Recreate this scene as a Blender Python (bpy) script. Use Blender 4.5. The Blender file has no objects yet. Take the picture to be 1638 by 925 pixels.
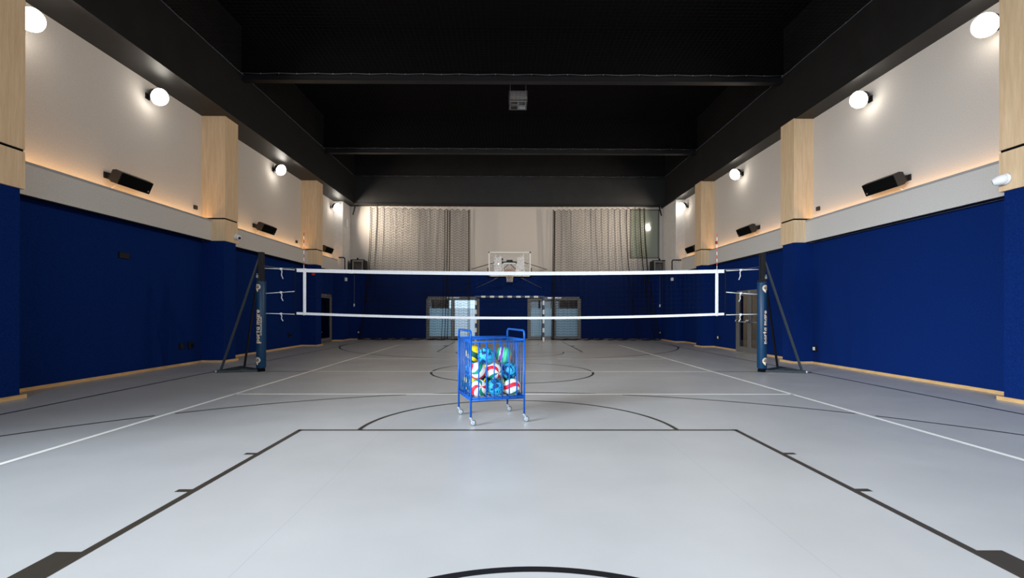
import bpy, math, random
from mathutils import Vector, Matrix, noise
R = math.radians
PI = math.pi
sc = bpy.context.scene
C = sc.collection
random.seed(7)

# ------------------------------------------------------------------ camera
F_PX = 767.75
cam_d = bpy.data.cameras.new('camera')
cam = bpy.data.objects.new('camera', cam_d)
C.objects.link(cam)
cam_d.sensor_width = 36.0
cam_d.lens = 36.0 * F_PX / 1638
cam_d.shift_x = (819 - 813.96) / 1638
cam_d.shift_y = (500.75 - 462.5) / 1638
cam_d.clip_start = 0.05
cam_d.clip_end = 200
cam.matrix_world = Matrix.Translation((0, 0, 1.305)) @ Matrix.Rotation(-0.00679, 4, 'Z') @ Matrix.Rotation(PI / 2, 4, 'X') @ Matrix.Rotation(0.00168, 4, 'Z')
sc.camera = cam

# ------------------------------------------------------------------ light and exposure
sc.view_settings.view_transform = 'Standard'
sc.view_settings.look = 'None'
sc.view_settings.gamma = 1
sc.view_settings.use_curve_mapping = False
sc.view_settings.exposure = 0.35
W = bpy.data.worlds.new('world')
sc.world = W
W.use_nodes = True
W.node_tree.nodes['Background'].inputs[0].default_value = (0.62, 0.80, 1.0, 1)
W.node_tree.nodes['Background'].inputs[1].default_value = 1.25
LAMP_W = 90.0
LAMP_COL = (1.0, 0.86, 0.70)
STRIP_W = 10.0
STRIP_COL = (1.0, 0.56, 0.24)
DAY_W = 2600.0
DAY_COL = (0.80, 0.90, 1.0)


def area_light(name, loc, direction, sx, sy, power, col, spread=PI, shape='RECTANGLE'):
    d = bpy.data.lights.new(name, 'AREA')
    d.shape = shape
    d.size = sx
    if shape in ('RECTANGLE', 'ELLIPSE'):
        d.size_y = sy
    d.energy = power
    d.color = col
    d.spread = spread
    o = bpy.data.objects.new(name, d)
    C.objects.link(o)
    o.location = loc
    o.rotation_euler = Vector(direction).to_track_quat('-Z', 'Y').to_euler()
    return o


# daylight coming in through the glazing in the left wall and the wall behind the camera
area_light('daylight_left', (-15.0, -8.0, 5.6), (0.86, 0.50, -0.27), 8.0, 4.0, DAY_W * 0.64, DAY_COL, R(80))
area_light('daylight_behind', (2.6, -10.6, 6.9), (0.06, 1.0, -0.62), 11.5, 2.0, DAY_W * 0.20, DAY_COL, R(82))

# ------------------------------------------------------------------ helpers
class MB:
    def __init__(s):
        s.v = []; s.f = []; s.sm = []; s.mi = []; s.cur = 0
    def add(s, vs, fs, smooth=False):
        b = len(s.v)
        s.v += [tuple(v) for v in vs]
        s.f += [tuple(i + b for i in f) for f in fs]
        s.sm += [smooth] * len(fs)
        s.mi += [s.cur] * len(fs)
    def box(s, x0, x1, y0, y1, z0, z1):
        s.add([(x0,y0,z0),(x1,y0,z0),(x1,y1,z0),(x0,y1,z0),(x0,y0,z1),(x1,y0,z1),(x1,y1,z1),(x0,y1,z1)],
              [(0,3,2,1),(4,5,6,7),(0,1,5,4),(1,2,6,5),(2,3,7,6),(3,0,4,7)])
    def tube(s, pts, r, n=8, caps=True, smooth=True, rs=None, closed=False):
        pts = [Vector(p) for p in pts]
        m = len(pts)
        rings = []
        prev = None
        for i, p in enumerate(pts):
            if closed:
                t = pts[(i + 1) % m] - pts[i - 1]
            elif i == 0: t = pts[1] - pts[0]
            elif i == m - 1: t = pts[-1] - pts[-2]
            else: t = (pts[i+1] - p).normalized() + (p - pts[i-1]).normalized()
            if t.length < 1e-9: t = Vector((0, 0, 1))
            t.normalize()
            if prev is None:
                a = Vector((0, 0, 1)) if abs(t.z) < 0.9 else Vector((1, 0, 0))
                u = t.cross(a).normalized()
            else:
                u = prev - t * prev.dot(t)
                if u.length < 1e-6: u = t.orthogonal()
                u.normalize()
            prev = u
            w = t.cross(u)
            rr = rs[i] if rs else r
            rings.append([p + (u * math.cos(2*PI*k/n) + w * math.sin(2*PI*k/n)) * rr for k in range(n)])
        vs = [q for ring in rings for q in ring]
        fs = []
        for i in range(m if closed else m - 1):
            j = (i + 1) % m
            for k in range(n):
                fs.append((i*n+k, i*n+(k+1)%n, j*n+(k+1)%n, j*n+k))
        if caps and not closed:
            fs.append(tuple(range(n))[::-1]); fs.append(tuple((m-1)*n+k for k in range(n)))
        s.add(vs, fs, smooth)
    def rod(s, a, b, r, n=8, r2=None, smooth=True):
        s.tube([a, b], r, n, True, smooth, [r, r2 if r2 is not None else r])
    def lathe(s, prof, n=24, M=None, caps=True, smooth=True):
        vs = []
        for (r, z) in prof:
            for k in range(n):
                q = Vector((r*math.cos(2*PI*k/n), r*math.sin(2*PI*k/n), z))
                vs.append(M @ q if M else q)
        fs = []
        for i in range(len(prof)-1):
            for k in range(n):
                fs.append((i*n+k, i*n+(k+1)%n, (i+1)*n+(k+1)%n, (i+1)*n+k))
        if caps:
            fs.append(tuple(range(n))[::-1]); fs.append(tuple((len(prof)-1)*n+k for k in range(n)))
        s.add(vs, fs, smooth)
    def prism(s, poly, z0, z1, M=None):
        n = len(poly)
        vs = [Vector((x, y, z0)) for x, y in poly] + [Vector((x, y, z1)) for x, y in poly]
        if M: vs = [M @ v for v in vs]
        s.add(vs, [tuple(range(n))[::-1], tuple(range(n, 2*n))] + [(i, (i+1) % n, n+(i+1) % n, n+i) for i in range(n)])
    def obox(s, M, sx, sy, sz, bev=0):
        x, y, z = sx/2, sy/2, sz/2
        vs = [M @ Vector(q) for q in [(-x,-y,-z),(x,-y,-z),(x,y,-z),(-x,y,-z),(-x,-y,z),(x,-y,z),(x,y,z),(-x,y,z)]]
        s.add(vs, [(0,3,2,1),(4,5,6,7),(0,1,5,4),(1,2,6,5),(2,3,7,6),(3,0,4,7)])
    def bar(s, a, b, w, h):
        a, b = Vector(a), Vector(b)
        t = (b - a).normalized()
        up = Vector((0, 0, 1)) if abs(t.z) < 0.95 else Vector((0, 1, 0))
        x = t.cross(up).normalized() * w / 2
        y = x.cross(t).normalized() * h / 2
        vs = [a-x-y, a+x-y, a+x+y, a-x+y, b-x-y, b+x-y, b+x+y, b-x+y]
        s.add(vs, [(0,3,2,1),(4,5,6,7),(0,1,5,4),(1,2,6,5),(2,3,7,6),(3,0,4,7)])
    def sphere(s, c, r, n=16, m=10, sc3=(1,1,1), M=None):
        c = Vector(c)
        vs = []
        for i in range(m+1):
            th = PI*i/m
            for k in range(n):
                q = Vector((math.sin(th)*math.cos(2*PI*k/n)*sc3[0], math.sin(th)*math.sin(2*PI*k/n)*sc3[1], math.cos(th)*sc3[2]))*r
                vs.append(c + (M @ q if M else q))
        fs = []
        for i in range(m):
            for k in range(n):
                fs.append((i*n+k, (i+1)*n+k, (i+1)*n+(k+1)%n, i*n+(k+1)%n))
        s.add(vs, fs, True)
    def build(s, name, mats, parent=None, bevel=0, origin=None):
        me = bpy.data.meshes.new(name)
        vs = s.v
        me.from_pydata(vs, [], s.f)
        if not isinstance(mats, (list, tuple)): mats = [mats]
        for m in mats: me.materials.append(m)
        me.polygons.foreach_set('use_smooth', s.sm)
        me.polygons.foreach_set('material_index', s.mi)
        me.update()
        o = bpy.data.objects.new(name, me)
        C.objects.link(o)
        if origin is not None:
            me.transform(Matrix.Translation(-Vector(origin)))
            o.location = origin
        if parent:
            o.parent = parent
        if bevel:
            b = o.modifiers.new('bevel', 'BEVEL'); b.width = bevel; b.segments = 2; b.limit_method = 'ANGLE'; b.angle_limit = R(40)
        return o


def tag(o, label=None, cat=None, group=None, kind=None):
    if label: o['label'] = label
    if cat: o['category'] = cat
    if group: o['group'] = group
    if kind: o['kind'] = kind
    return o

def empty(name, loc=(0, 0, 0), rot=(0, 0, 0)):
    o = bpy.data.objects.new(name, None)
    C.objects.link(o)
    o.location = loc
    o.rotation_euler = rot
    o.empty_display_size = 0.1
    return o

def copy_tree(o, parent=None):
    c = o.copy(); C.objects.link(c)
    if parent: c.parent = parent
    for ch in list(o.children):
        copy_tree(ch, c)
    return c

def struct(o):
    o['kind'] = 'structure'
    return o

# ------------------------------------------------------------------ materials
def mat(name, col, rough=0.6, metal=0.0, spec=0.5, coat=0.0):
    m = bpy.data.materials.new(name); m.use_nodes = True
    b = m.node_tree.nodes['Principled BSDF']
    b.inputs['Base Color'].default_value = (*col, 1)
    b.inputs['Roughness'].default_value = rough
    b.inputs['Metallic'].default_value = metal
    b.inputs['Specular IOR Level'].default_value = spec
    b.inputs['Coat Weight'].default_value = coat
    return m

def N(m, t, **kw):
    n = m.node_tree.nodes.new(t)
    for k, v in kw.items(): setattr(n, k, v)
    return n

def L(m, a, b): m.node_tree.links.new(a, b)

def coords(m, scale=(1,1,1), kind='Object'):
    tc = N(m, 'ShaderNodeTexCoord'); mp = N(m, 'ShaderNodeMapping')
    mp.inputs['Scale'].default_value = scale
    L(m, tc.outputs[kind], mp.inputs['Vector'])
    return mp.outputs['Vector']

def noise_col(m, c1, c2, scale=20, vscale=(1,1,1), detail=6, lo=0.35, hi=0.65, bump=0.0, dist=0.01, rough=0.6):
    b = m.node_tree.nodes['Principled BSDF']
    v = coords(m, vscale)
    n = N(m, 'ShaderNodeTexNoise'); n.inputs['Scale'].default_value = scale; n.inputs['Detail'].default_value = detail
    n.inputs['Roughness'].default_value = rough
    L(m, v, n.inputs['Vector'])
    r = N(m, 'ShaderNodeValToRGB')
    r.color_ramp.elements[0].position = lo; r.color_ramp.elements[0].color = (*c1, 1)
    r.color_ramp.elements[1].position = hi; r.color_ramp.elements[1].color = (*c2, 1)
    L(m, n.outputs['Fac'], r.inputs['Fac']); L(m, r.outputs['Color'], b.inputs['Base Color'])
    if bump:
        bp = N(m, 'ShaderNodeBump'); bp.inputs['Strength'].default_value = bump; bp.inputs['Distance'].default_value = dist
        L(m, n.outputs['Fac'], bp.inputs['Height']); L(m, bp.outputs['Normal'], b.inputs['Normal'])
    return m

M = {}
M['cream'] = noise_col(mat('cream acoustic wall', (.6,.57,.53), .95, spec=.1), (.525,.49,.455), (.575,.54,.505), 45, detail=3, bump=.25, dist=.003)
M['ledge'] = noise_col(mat('grey cream ledge board', (.5,.5,.48), .9, spec=.1), (.49,.475,.455), (.545,.53,.51), 45, detail=3, bump=.2, dist=.004)
M['ledge_trim'] = mat('grey ledge profile', (.30,.30,.30), .5)
M['plaster'] = noise_col(mat('white plaster', (.6,.6,.59), .9, spec=.2), (.54,.53,.52), (.60,.59,.58), 6)
M['wood'] = noise_col(mat('pale oak veneer', (.6,.45,.28), .55), (.56,.39,.23), (.72,.545,.35), 6, (3.2, 3.2, .22), 5, .30, .70, bump=.05, dist=.002, rough=.72)
M['base_wood'] = noise_col(mat('oak baseboard', (.5,.33,.15), .5), (.50,.30,.12), (.62,.40,.18), 5, (1,1,8))
M['blue_wall'] = noise_col(mat('dark blue wall felt', (.01,.03,.2), 1.0, spec=.03), (.0024,.0125,.085), (.0042,.0215,.125), 60, detail=4, bump=.4, dist=.004)
M['black'] = mat('satin black steel', (.007,.007,.008), .5, spec=.3)
M['black_beam'] = noise_col(mat('black painted fascia', (.016,.016,.017), .5, spec=.4), (.008,.008,.0085), (.012,.012,.0125), 2.5)
M['black_gloss'] = mat('glossy black', (.006,.006,.007), .18)
M['black_matte'] = mat('matte black', (.003,.003,.0035), .9, spec=.08)
M['black_net'] = mat('black net cord', (.010,.0095,.009), .8, spec=.1)
M['ceiling_net'] = mat('black ceiling net cord', (.004,.004,.0045), .85, spec=.1)
M['speaker'] = mat('black speaker cloth', (.004,.004,.004), .95, spec=.05)
M['speaker_case'] = mat('black speaker case', (.015,.014,.013), .45)
M['brace'] = mat('dark grey powder coated steel', (.030,.038,.045), .5, spec=.3)
M['white_tape'] = noise_col(mat('white net tape', (.8,.82,.85), .6), (.74,.76,.80), (.84,.86,.89), 30)
M['rope'] = mat('white cord', (.75,.75,.74), .7)
M['white_plastic'] = mat('white plastic', (.75,.76,.77), .3)
M['dark_lens'] = mat('dark lens', (.01,.01,.012), .1)
M['red'] = mat('red plastic', (.65,.03,.02), .4)
M['orange'] = mat('orange painted rim', (.85,.14,.02), .35)
M['white_paint'] = mat('white paint', (.78,.77,.74), .4)
M['blue_paint'] = mat('dark blue goal paint', (.012,.045,.14), .4)
M['cart_blue'] = mat('bright blue powder coat', (.001,.075,.35), .42, spec=.35)
M['chrome'] = mat('zinc plated steel', (.36,.38,.40), .45, .6)
M['rubber'] = mat('grey rubber', (.10,.12,.15), .6)
M['grey_alu'] = mat('grey aluminium frame', (.155,.145,.135), .45, .2)
M['steel'] = mat('brushed steel', (.55,.56,.58), .3, .9)
M['heater_case'] = mat('grey brown heater case', (.20,.18,.15), .5)
M['heater_slat'] = mat('grey heater louvre', (.16,.16,.16), .4, .4)
M['fixture'] = mat('galvanised grey box', (.30,.31,.33), .5, .3)
M['fixture_white'] = mat('pale blue grille', (.55,.65,.72), .5)
M['beige_net'] = mat('off white hoop net', (.62,.57,.48), .8)
M['tan_print'] = mat('pale peach print', (.80,.62,.44), .6)
M['brown'] = mat('brown panelling', (.075,.036,.018), .6)
M['pad_blue'] = mat('blue vinyl post padding', (.003,.033,.085), .42, spec=.3)

def glass_mat(name, col, rough, trans=1.0):
    m = mat(name, col, rough)
    m.node_tree.nodes['Principled BSDF'].inputs['Transmission Weight'].default_value = trans
    return m

def thin_glass(name, tint=(.92,.95,.95), refl=.10, rough=.03):
    m = bpy.data.materials.new(name); m.use_nodes = True
    nt = m.node_tree; nt.nodes.remove(nt.nodes['Principled BSDF'])
    t = N(m, 'ShaderNodeBsdfTransparent'); t.inputs[0].default_value = (*tint, 1)
    g = N(m, 'ShaderNodeBsdfGlossy'); g.inputs['Roughness'].default_value = rough
    x = N(m, 'ShaderNodeMixShader'); x.inputs[0].default_value = refl
    L(m, t.outputs[0], x.inputs[1]); L(m, g.outputs[0], x.inputs[2])
    L(m, x.outputs[0], nt.nodes['Material Output'].inputs[0])
    return m
M['glass'] = thin_glass('clear glass')
M['dark_glass'] = thin_glass('dark tinted glass', (.35,.42,.42), .14)
M['board_glass'] = thin_glass('backboard glass', (.96,.97,.97), .0015)
M['door_glass'] = thin_glass('door glass', (.75,.78,.78), .12)

def frosted(name, col):
    m = bpy.data.materials.new(name); m.use_nodes = True
    nt = m.node_tree; nt.nodes.remove(nt.nodes['Principled BSDF'])
    t = N(m, 'ShaderNodeBsdfTranslucent'); t.inputs[0].default_value = (*col, 1)
    g = N(m, 'ShaderNodeBsdfGlossy'); g.inputs['Roughness'].default_value = .25
    x = N(m, 'ShaderNodeMixShader'); x.inputs[0].default_value = .08
    L(m, t.outputs[0], x.inputs[1]); L(m, g.outputs[0], x.inputs[2])
    L(m, x.outputs[0], nt.nodes['Material Output'].inputs[0])
    return m
M['frost'] = frosted('frosted glass film', (.50,.585,.61))
M['frost_daylit'] = frosted('daylit frosted glass film', (.88,.91,.92))  # same film; stronger daylight behind one leaf is put into a paler colour
M['foil'] = mat('crinkled clear plastic film', (.95,.97,1.0), .08)
b = M['foil'].node_tree.nodes['Principled BSDF']; b.inputs['Alpha'].default_value = .72

def emit(name, col, s):
    m = bpy.data.materials.new(name); m.use_nodes = True
    nt = m.node_tree; nt.nodes.remove(nt.nodes['Principled BSDF'])
    e = N(m, 'ShaderNodeEmission'); e.inputs[0].default_value = (*col, 1); e.inputs[1].default_value = s
    L(m, e.outputs[0], nt.nodes['Material Output'].inputs[0])
    return m
M['lamp_on'] = emit('lit lamp lens', (1.0, .93, .82), 14.0)
M['strip_on'] = emit('lit warm strip', STRIP_COL, 6.0)

# floor: grey sports vinyl, faint mottling, welded seams, dull gloss
def floor_mat():
    m = mat('grey sports vinyl', (.4,.41,.42), .34, spec=.5)
    bs = m.node_tree.nodes['Principled BSDF']
    v = coords(m)
    n = N(m, 'ShaderNodeTexNoise'); n.inputs['Scale'].default_value = 1.3; n.inputs['Detail'].default_value = 8
    L(m, v, n.inputs['Vector'])
    r = N(m, 'ShaderNodeValToRGB')
    r.color_ramp.elements[0].position = .3; r.color_ramp.elements[0].color = (.44,.445,.45, 1)
    r.color_ramp.elements[1].position = .7; r.color_ramp.elements[1].color = (.485,.49,.495, 1)
    L(m, n.outputs['Fac'], r.inputs['Fac'])
    # seams every 1.5 m running along the hall
    sx = N(m, 'ShaderNodeSeparateXYZ'); L(m, v, sx.inputs[0])
    def math_(op, a, b=None):
        k = N(m, 'ShaderNodeMath', operation=op)
        for i, q in enumerate((a, b)):
            if q is None: continue
            if isinstance(q, (int, float)): k.inputs[i].default_value = q
            else: L(m, q, k.inputs[i])
        return k.outputs[0]
    fx = math_('PINGPONG', math_('ADD', sx.outputs[0], 1.36+9.06), 1.51)
    seam = math_('LESS_THAN', fx, 0.0016)
    mx = N(m, 'ShaderNodeMixRGB'); mx.blend_type = 'MIX'
    L(m, math_('MULTIPLY', seam, .5), mx.inputs[0]); L(m, r.outputs[0], mx.inputs[1]); mx.inputs[2].default_value = (.2,.24,.32,1)
    # scuffs
    n3 = N(m, 'ShaderNodeTexNoise'); n3.inputs['Scale'].default_value = 9; n3.inputs['Detail'].default_value = 10
    mp = N(m, 'ShaderNodeMapping'); mp.inputs['Scale'].default_value = (.15,.3,1); mp.inputs['Rotation'].default_value = (0,0,.5)
    L(m, v, mp.inputs[0]); L(m, mp.outputs[0], n3.inputs['Vector'])
    rr = N(m, 'ShaderNodeMapRange'); rr.inputs['From Min'].default_value = .35; rr.inputs['From Max'].default_value = .75
    rr.inputs['To Min'].default_value = .30; rr.inputs['To Max'].default_value = .36
    L(m, n3.outputs['Fac'], rr.inputs[0]); L(m, rr.outputs[0], bs.inputs['Roughness'])
    L(m, mx.outputs[0], bs.inputs['Base Color'])
    return m
M['floor'] = floor_mat()
M['line_dark'] = mat('dark brown court line', (.032,.027,.020), .38)
M['line_black'] = mat('black court line', (.010,.010,.012), .38)
M['line_white'] = mat('white court line', (.95,.94,.90), .5, spec=.3)

# ------------------------------------------------------------------ hall shell
XL, XR = -7.93, 8.00          # side walls
CL, CR = -7.32, 7.49          # column faces
YB = 23.2                     # back wall
YF = -9.0                     # wall behind the camera
SL, SR = 6.44, 6.38           # soffit heights
ZN = 7.73                     # ceiling net height
BL, BR = -7.12, 7.52          # faces of the long black beams
BZL, BZR = 6.43, 6.37
COLS_L = [(6.76, 7.36), (12.57, 13.17), (18.65, 19.25)]
COLS_R = [(6.64, 7.24), (12.43, 13.03), (18.36, 18.95)]

g = MB(); g.box(XL-.3, XR+.3, YF-.3, YB+4.5, -.2, 0)
floor = struct(g.build('floor', M['floor']))

# left wall: opening in the part behind the camera for the glazing
WIN_L = (-6.6, 1.6, .3, 5.2)
g = MB()
y0, y1, z0, z1 = WIN_L
g.box(XL-.25, XL, YF, y0, 0, 9.2); g.box(XL-.25, XL, y0, y1, 0, z0); g.box(XL-.25, XL, y0, y1, z1, 9.2)
g.box(XL-.25, XL, y1, YB+.2, 3.18, 9.2)
DL = (20.40, 21.93, 2.12)     # door opening in the left wall
g.cur = 1
g.box(XL-.25, XL, y1, DL[0], 0, 3.18); g.box(XL-.25, XL, DL[1], YB+.2, 0, 3.18); g.box(XL-.25, XL, DL[0], DL[1], DL[2], 3.18)
struct(g.build('wall_left', [M['cream'], M['blue_wall']]))
g = MB()
DR = (14.85, 16.6, 2.07)
g.box(XR, XR+.25, YF, YB+.2, 3.15, 9.2)
g.cur = 1
g.box(XR, XR+.25, YF, DR[0], 0, 3.15); g.box(XR, XR+.25, DR[1], YB+.2, 0, 3.15); g.box(XR, XR+.25, DR[0], DR[1], DR[2], 3.15)
struct(g.build('wall_right', [M['cream'], M['blue_wall']]))
# back wall with two double door openings and one window
D1 = (-3.84, -1.26, 2.09); D2 = (1.06, 3.65, 2.09)
WB = (6.00, 7.45, 3.95, 6.34)
g = MB()
g.box(XL-.2, WB[0], YB, YB+.25, 3.18, 9.2); g.box(WB[1], XR+.2, YB, YB+.25, 3.18, 9.2)
g.box(WB[0], WB[1], YB, YB+.25, 3.18, WB[2]); g.box(WB[0], WB[1], YB, YB+.25, WB[3], 9.2)
g.cur = 1
for a, c in ((XL-.2, D1[0]), (D1[1], D2[0]), (D2[1], XR+.2)):
    g.box(a, c, YB, YB+.25, 0, 3.18)
for d in (D1, D2): g.box(d[0], d[1], YB, YB+.25, d[2], 3.18)
struct(g.build('wall_back', [M['cream'], M['blue_wall']]))
# wall behind the camera with a wide glazed opening
g = MB()
g.box(XL-.2, -5.2, YF-.25, YF, 0, 9.2); g.box(6.2, XR+.2, YF-.25, YF, 0, 9.2)
g.box(-5.2, 6.2, YF-.25, YF, 0, .3); g.box(-5.2, 6.2, YF-.25, YF, 7.4, 9.2)
struct(g.build('wall_front', M['cream']))
g = MB(); g.box(XL-.3, XR+.3, YF-.3, YB+.3, 9.0, 9.3)
struct(g.build('ceiling', M['black_matte']))

# trims ---------------------------------------------------------------
ntrim = [0]
def trim(mb, mats, parent=None, bevel=0):
    ntrim[0] += 1
    return struct(mb.build('trim_%d' % ntrim[0], mats, parent, bevel))
# long boxed beams with soffits
g = MB(); g.box(BL-.9, BL, YF, YB, BZL, 9.0); g.cur = 0
g.box(XL, BL-.2, YF, YB, SL, SL+.05); trim(g, M['black_beam'])
g = MB(); g.box(BR, BR+.9, YF, YB, BZR, 9.0); g.box(BR+.2, XR, YF, YB, SR, SR+.05); trim(g, M['black_beam'])
# end beam over the back wall
g = MB(); g.box(BL, BR, 22.62, YB, 6.44, 9.0); trim(g, M['black_beam'])
g = MB(); g.box(BL, BR, 22.56, 22.62, 6.40, 6.46); trim(g, M['black'])
# cross beams
for yb in (-5.0, 1.0, 7.0, 12.95, 18.8):
    g = MB(); g.box(BL, BR, yb, yb+.18, 7.80, 9.0); g.cur = 1; g.box(BL, BR, yb-.01, yb+.19, 7.56, 7.58); g.box(BL, BR, yb+.08, yb+.10, 7.58, 7.82)
    trim(g, [M['black_matte'], M['black']])

# ledges with the warm light strip inside
def ledge(side, y0, y1):
    s = -1 if side == 'L' else 1
    xw = XL if side == 'L' else XR
    xf = -7.67 if side == 'L' else 7.80
    zt = 3.72 if side == 'L' else 3.73; zb = 3.18 if side == 'L' else 3.155
    g = MB()
    a, c = sorted((xf, xf + s*.03)); g.box(a, c, y0, y1, zb, zt-.045)
    g.cur = 1
    a, c = sorted((xf - s*.004, xf + s*.03)); g.box(a, c, y0, y1, zt-.045, zt)
    g.cur = 2
    a, c = sorted((xf + s*.03, xw)); g.box(a, c, y0, y1, zb, zb+.03)
    a, c = sorted((xf + s*.002, xf + s*.03)); g.box(a, c, y0, y1, zb-.012, zb)
    t = trim(g, [M['ledge'], M['ledge_trim'], M['black']])
    g = MB(); a, c = sorted((xf + s*.05, xf + s*.075)); g.box(a, c, y0+.02, y1-.02, zt-.14, zt-.125)
    g.build('light_strip', M['strip_on'], t)
    Ln = y1 - y0 - .04
    area_light('strip_light', (xf + s*.11, (y0+y1)/2, zt-.10), (s*.25, 0, 1), Ln, .05, STRIP_W*Ln/5, STRIP_COL)

for side, cols in (('L', COLS_L), ('R', COLS_R)):
    ys = [(YF, cols[0][0]), (cols[0][1], cols[1][0]), (cols[1][1], cols[2][0]), (cols[2][1], 21.95 if side == 'L' else 21.2)]
    if side == 'L': ys[0] = (1.65, cols[0][0])
    for a, c in ys: ledge(side, a, c)

# columns: oak cladding above, dark shadow band, blue felt below
for side, cols in (('L', COLS_L), ('R', COLS_R)):
    s = -1 if side == 'L' else 1
    xw = XL if side == 'L' else XR; xc = CL if side == 'L' else CR
    top = SL if side == 'L' else SR
    zb = 3.175 if side == 'L' else 3.15
    for (a, c) in cols + ([] if side == 'L' else []):
        x0, x1 = sorted((xw, xc)); xi0, xi1 = sorted((xw, xc + s*.02)); xb0, xb1 = sorted((xw, xc + s*.035))
        g = MB(); g.box(x0, x1, a, c, zb, 3.735); g.box(x0, x1, a, c, 3.775, top)
        t = trim(g, M['wood'])
        g = MB(); g.box(xi0, xi1, a+.02, c-.01, 3.735, 3.775); g.build('shadow_band', M['black_matte'], t)
        g = MB(); g.box(xb0, xb1, a+.005, c-.045, .03, zb); g.build('blue_cladding', M['blue_wall'], t)
# pale corner pilasters at the far end
for side, xa, xb, ya in (('L', XL, -7.50, 22.15), ('R', 7.58, XR, 21.35)):
    g = MB(); g.box(xa, xb, ya, YB, 3.18, 6.44)
    g.cur = 1; g.box(xa, xb, ya, YB, 0, 3.18)
    trim(g, [M['plaster'], M['blue_wall']])

# baseboards
def baseboard(name, segs):
    g = MB()
    for a in segs: g.box(*a)
    struct(g.build(name, M['base_wood']))
def side_base(side):
    s = -1 if side == 'L' else 1
    xw = XL if side == 'L' else XR; xc = CL if side == 'L' else CR
    cols = COLS_L if side == 'L' else COLS_R; d = DL if side == 'L' else DR
    pil = (-7.50, 22.15) if side == 'L' else (7.58, 21.35)
    out = []
    def seg(y0, y1):
        x0, x1 = sorted((xw, xw - s*.02))
        if y0 < d[0] and y1 > d[1]:
            out.append((x0, x1, y0, d[0], 0, .055)); out.append((x0, x1, d[1], y1, 0, .055))
        else: out.append((x0, x1, y0, y1, 0, .055))
    ys = YF
    for a, c in cols:
        seg(ys, a); ys = c
        x0, x1 = sorted((xc + s*.03, xc - s*.012)); out.append((x0, x1, a-.015, c+.02, 0, .055))
        x0, x1 = sorted((xw, xc + s*.03)); out.append((x0, x1, a-.015, a+.003, 0, .055)); out.append((x0, x1, c, c+.02, 0, .055))
    seg(ys, pil[1])
    x0, x1 = sorted((xw, pil[0] - s*.015)); out.append((x0, x1, pil[1]-.02, pil[1], 0, .055))
    x0, x1 = sorted((pil[0], pil[0] - s*.015)); out.append((x0, x1, pil[1], YB, 0, .055))
    return out
baseboard('baseboard_left', side_base('L'))
baseboard('baseboard_right', side_base('R'))
baseboard('baseboard_back', [(-7.5, D1[0], YB-.02, YB, 0, .055), (D1[1], D2[0], YB-.02, YB, 0, .055), (D2[1], 7.58, YB-.02, YB, 0, .055)])

# ------------------------------------------------------------------ court lines (thin paint on the floor)
X0, YC = .146, 10.668
HL = 6.57                      # half width of the black court
EN, EF = -.434, 21.77
lw = MB(); lk = MB(); ld = MB()
T1, T2 = .0012, .002
def line(mb, xa, ya, xb, yb, t, w=.054):
    a = Vector((xa, ya)); c = Vector((xb, yb)); d = (c - a).normalized(); n = Vector((-d.y, d.x)) * w/2
    mb.add([(*(a-n), t), (*(c-n), t), (*(c+n), t), (*(a+n), t)], [(0,1,2,3)])
def arc(mb, cx, cy, r, a0, a1, t, w=.05, skip=None, n=160):
    for i in range(n):
        p = a0 + (a1-a0)*i/n; q = a0 + (a1-a0)*(i+1)/n
        m = (p+q)/2
        if skip and skip(cx + r*math.cos(m), cy + r*math.sin(m)): continue
        vs = []
        for an in (p, q):
            for rr in (r-w/2, r+w/2): vs.append((cx+rr*math.cos(an), cy+rr*math.sin(an), t))
        mb.add(vs, [(0,1,3,2)])
H = 4.475
for s in (-1, 1): line(lw, X0+s*H, YC-8.975-.025, X0+s*H, YC+8.975+.025, T2, w=.062)
for dy in (-8.975, -2.975, 0, 2.975, 8.975): line(lw, X0-H, YC+dy, X0+H, YC+dy, T2, w=.066)
def skipw(x, y):
    return abs(abs(x-X0)-H) < .075 or (abs(y-(YC-2.975)) < .045 and abs(x-X0) < H) or (abs(y-(YC+2.975)) < .045 and abs(x-X0) < H)
for s in (-1, 1): line(lk, X0+s*HL, EN, X0+s*HL, EF, T1)
line(lk, X0-HL, YC, X0-H, YC, T1); line(lk, X0+H, YC, X0+HL, YC, T1)
line(lk, X0-HL, EF, X0+HL, EF, T1)
arc(lk, X0, YC, 1.775, 0, 2*PI, T1, skip=lambda x, y: abs(y-YC) < .07)
arc(ld, X0, EN+1.575, 6.725, 0, PI, T1, skip=skipw, n=400)
arc(lk, X0, EF-1.575, 6.725, -PI, 0, T1, skip=skipw, n=400)
arc(lk, X0, EF-1.575, 1.25, -PI, 0, T1)
arc(lk, X0-.012, EN+1.575, 1.30, 0, PI, T1, w=.052)
for (e, d, mb) in ((EN, 1, ld), (EF, -1, lk)):
    ft = e + d*5.8
    line(mb, X0-2.45, ft-d*.025, X0+2.45, ft-d*.025, T1)
    a0 = 0 if d > 0 else -PI
    arc(mb, X0, ft, 1.775, a0, a0+PI, T1)
    for s in (-1, 1):
        line(mb, X0+s*2.425, e, X0+s*2.425, ft, T1)
        line(mb, X0+s*2.52, e+d*2.66, X0+s*2.52, e+d*3.06, T1, w=.14)
        for o_ in (3.06+.90, 3.06+1.82):
            line(mb, X0+s*2.45, e+d*o_, X0+s*2.55, e+d*o_, T1)
lw.build('white_court_line', M['line_white'], floor)
lk.build('black_court_line', M['line_black'], floor)
ld.build('brown_court_line', M['line_dark'], floor)

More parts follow.
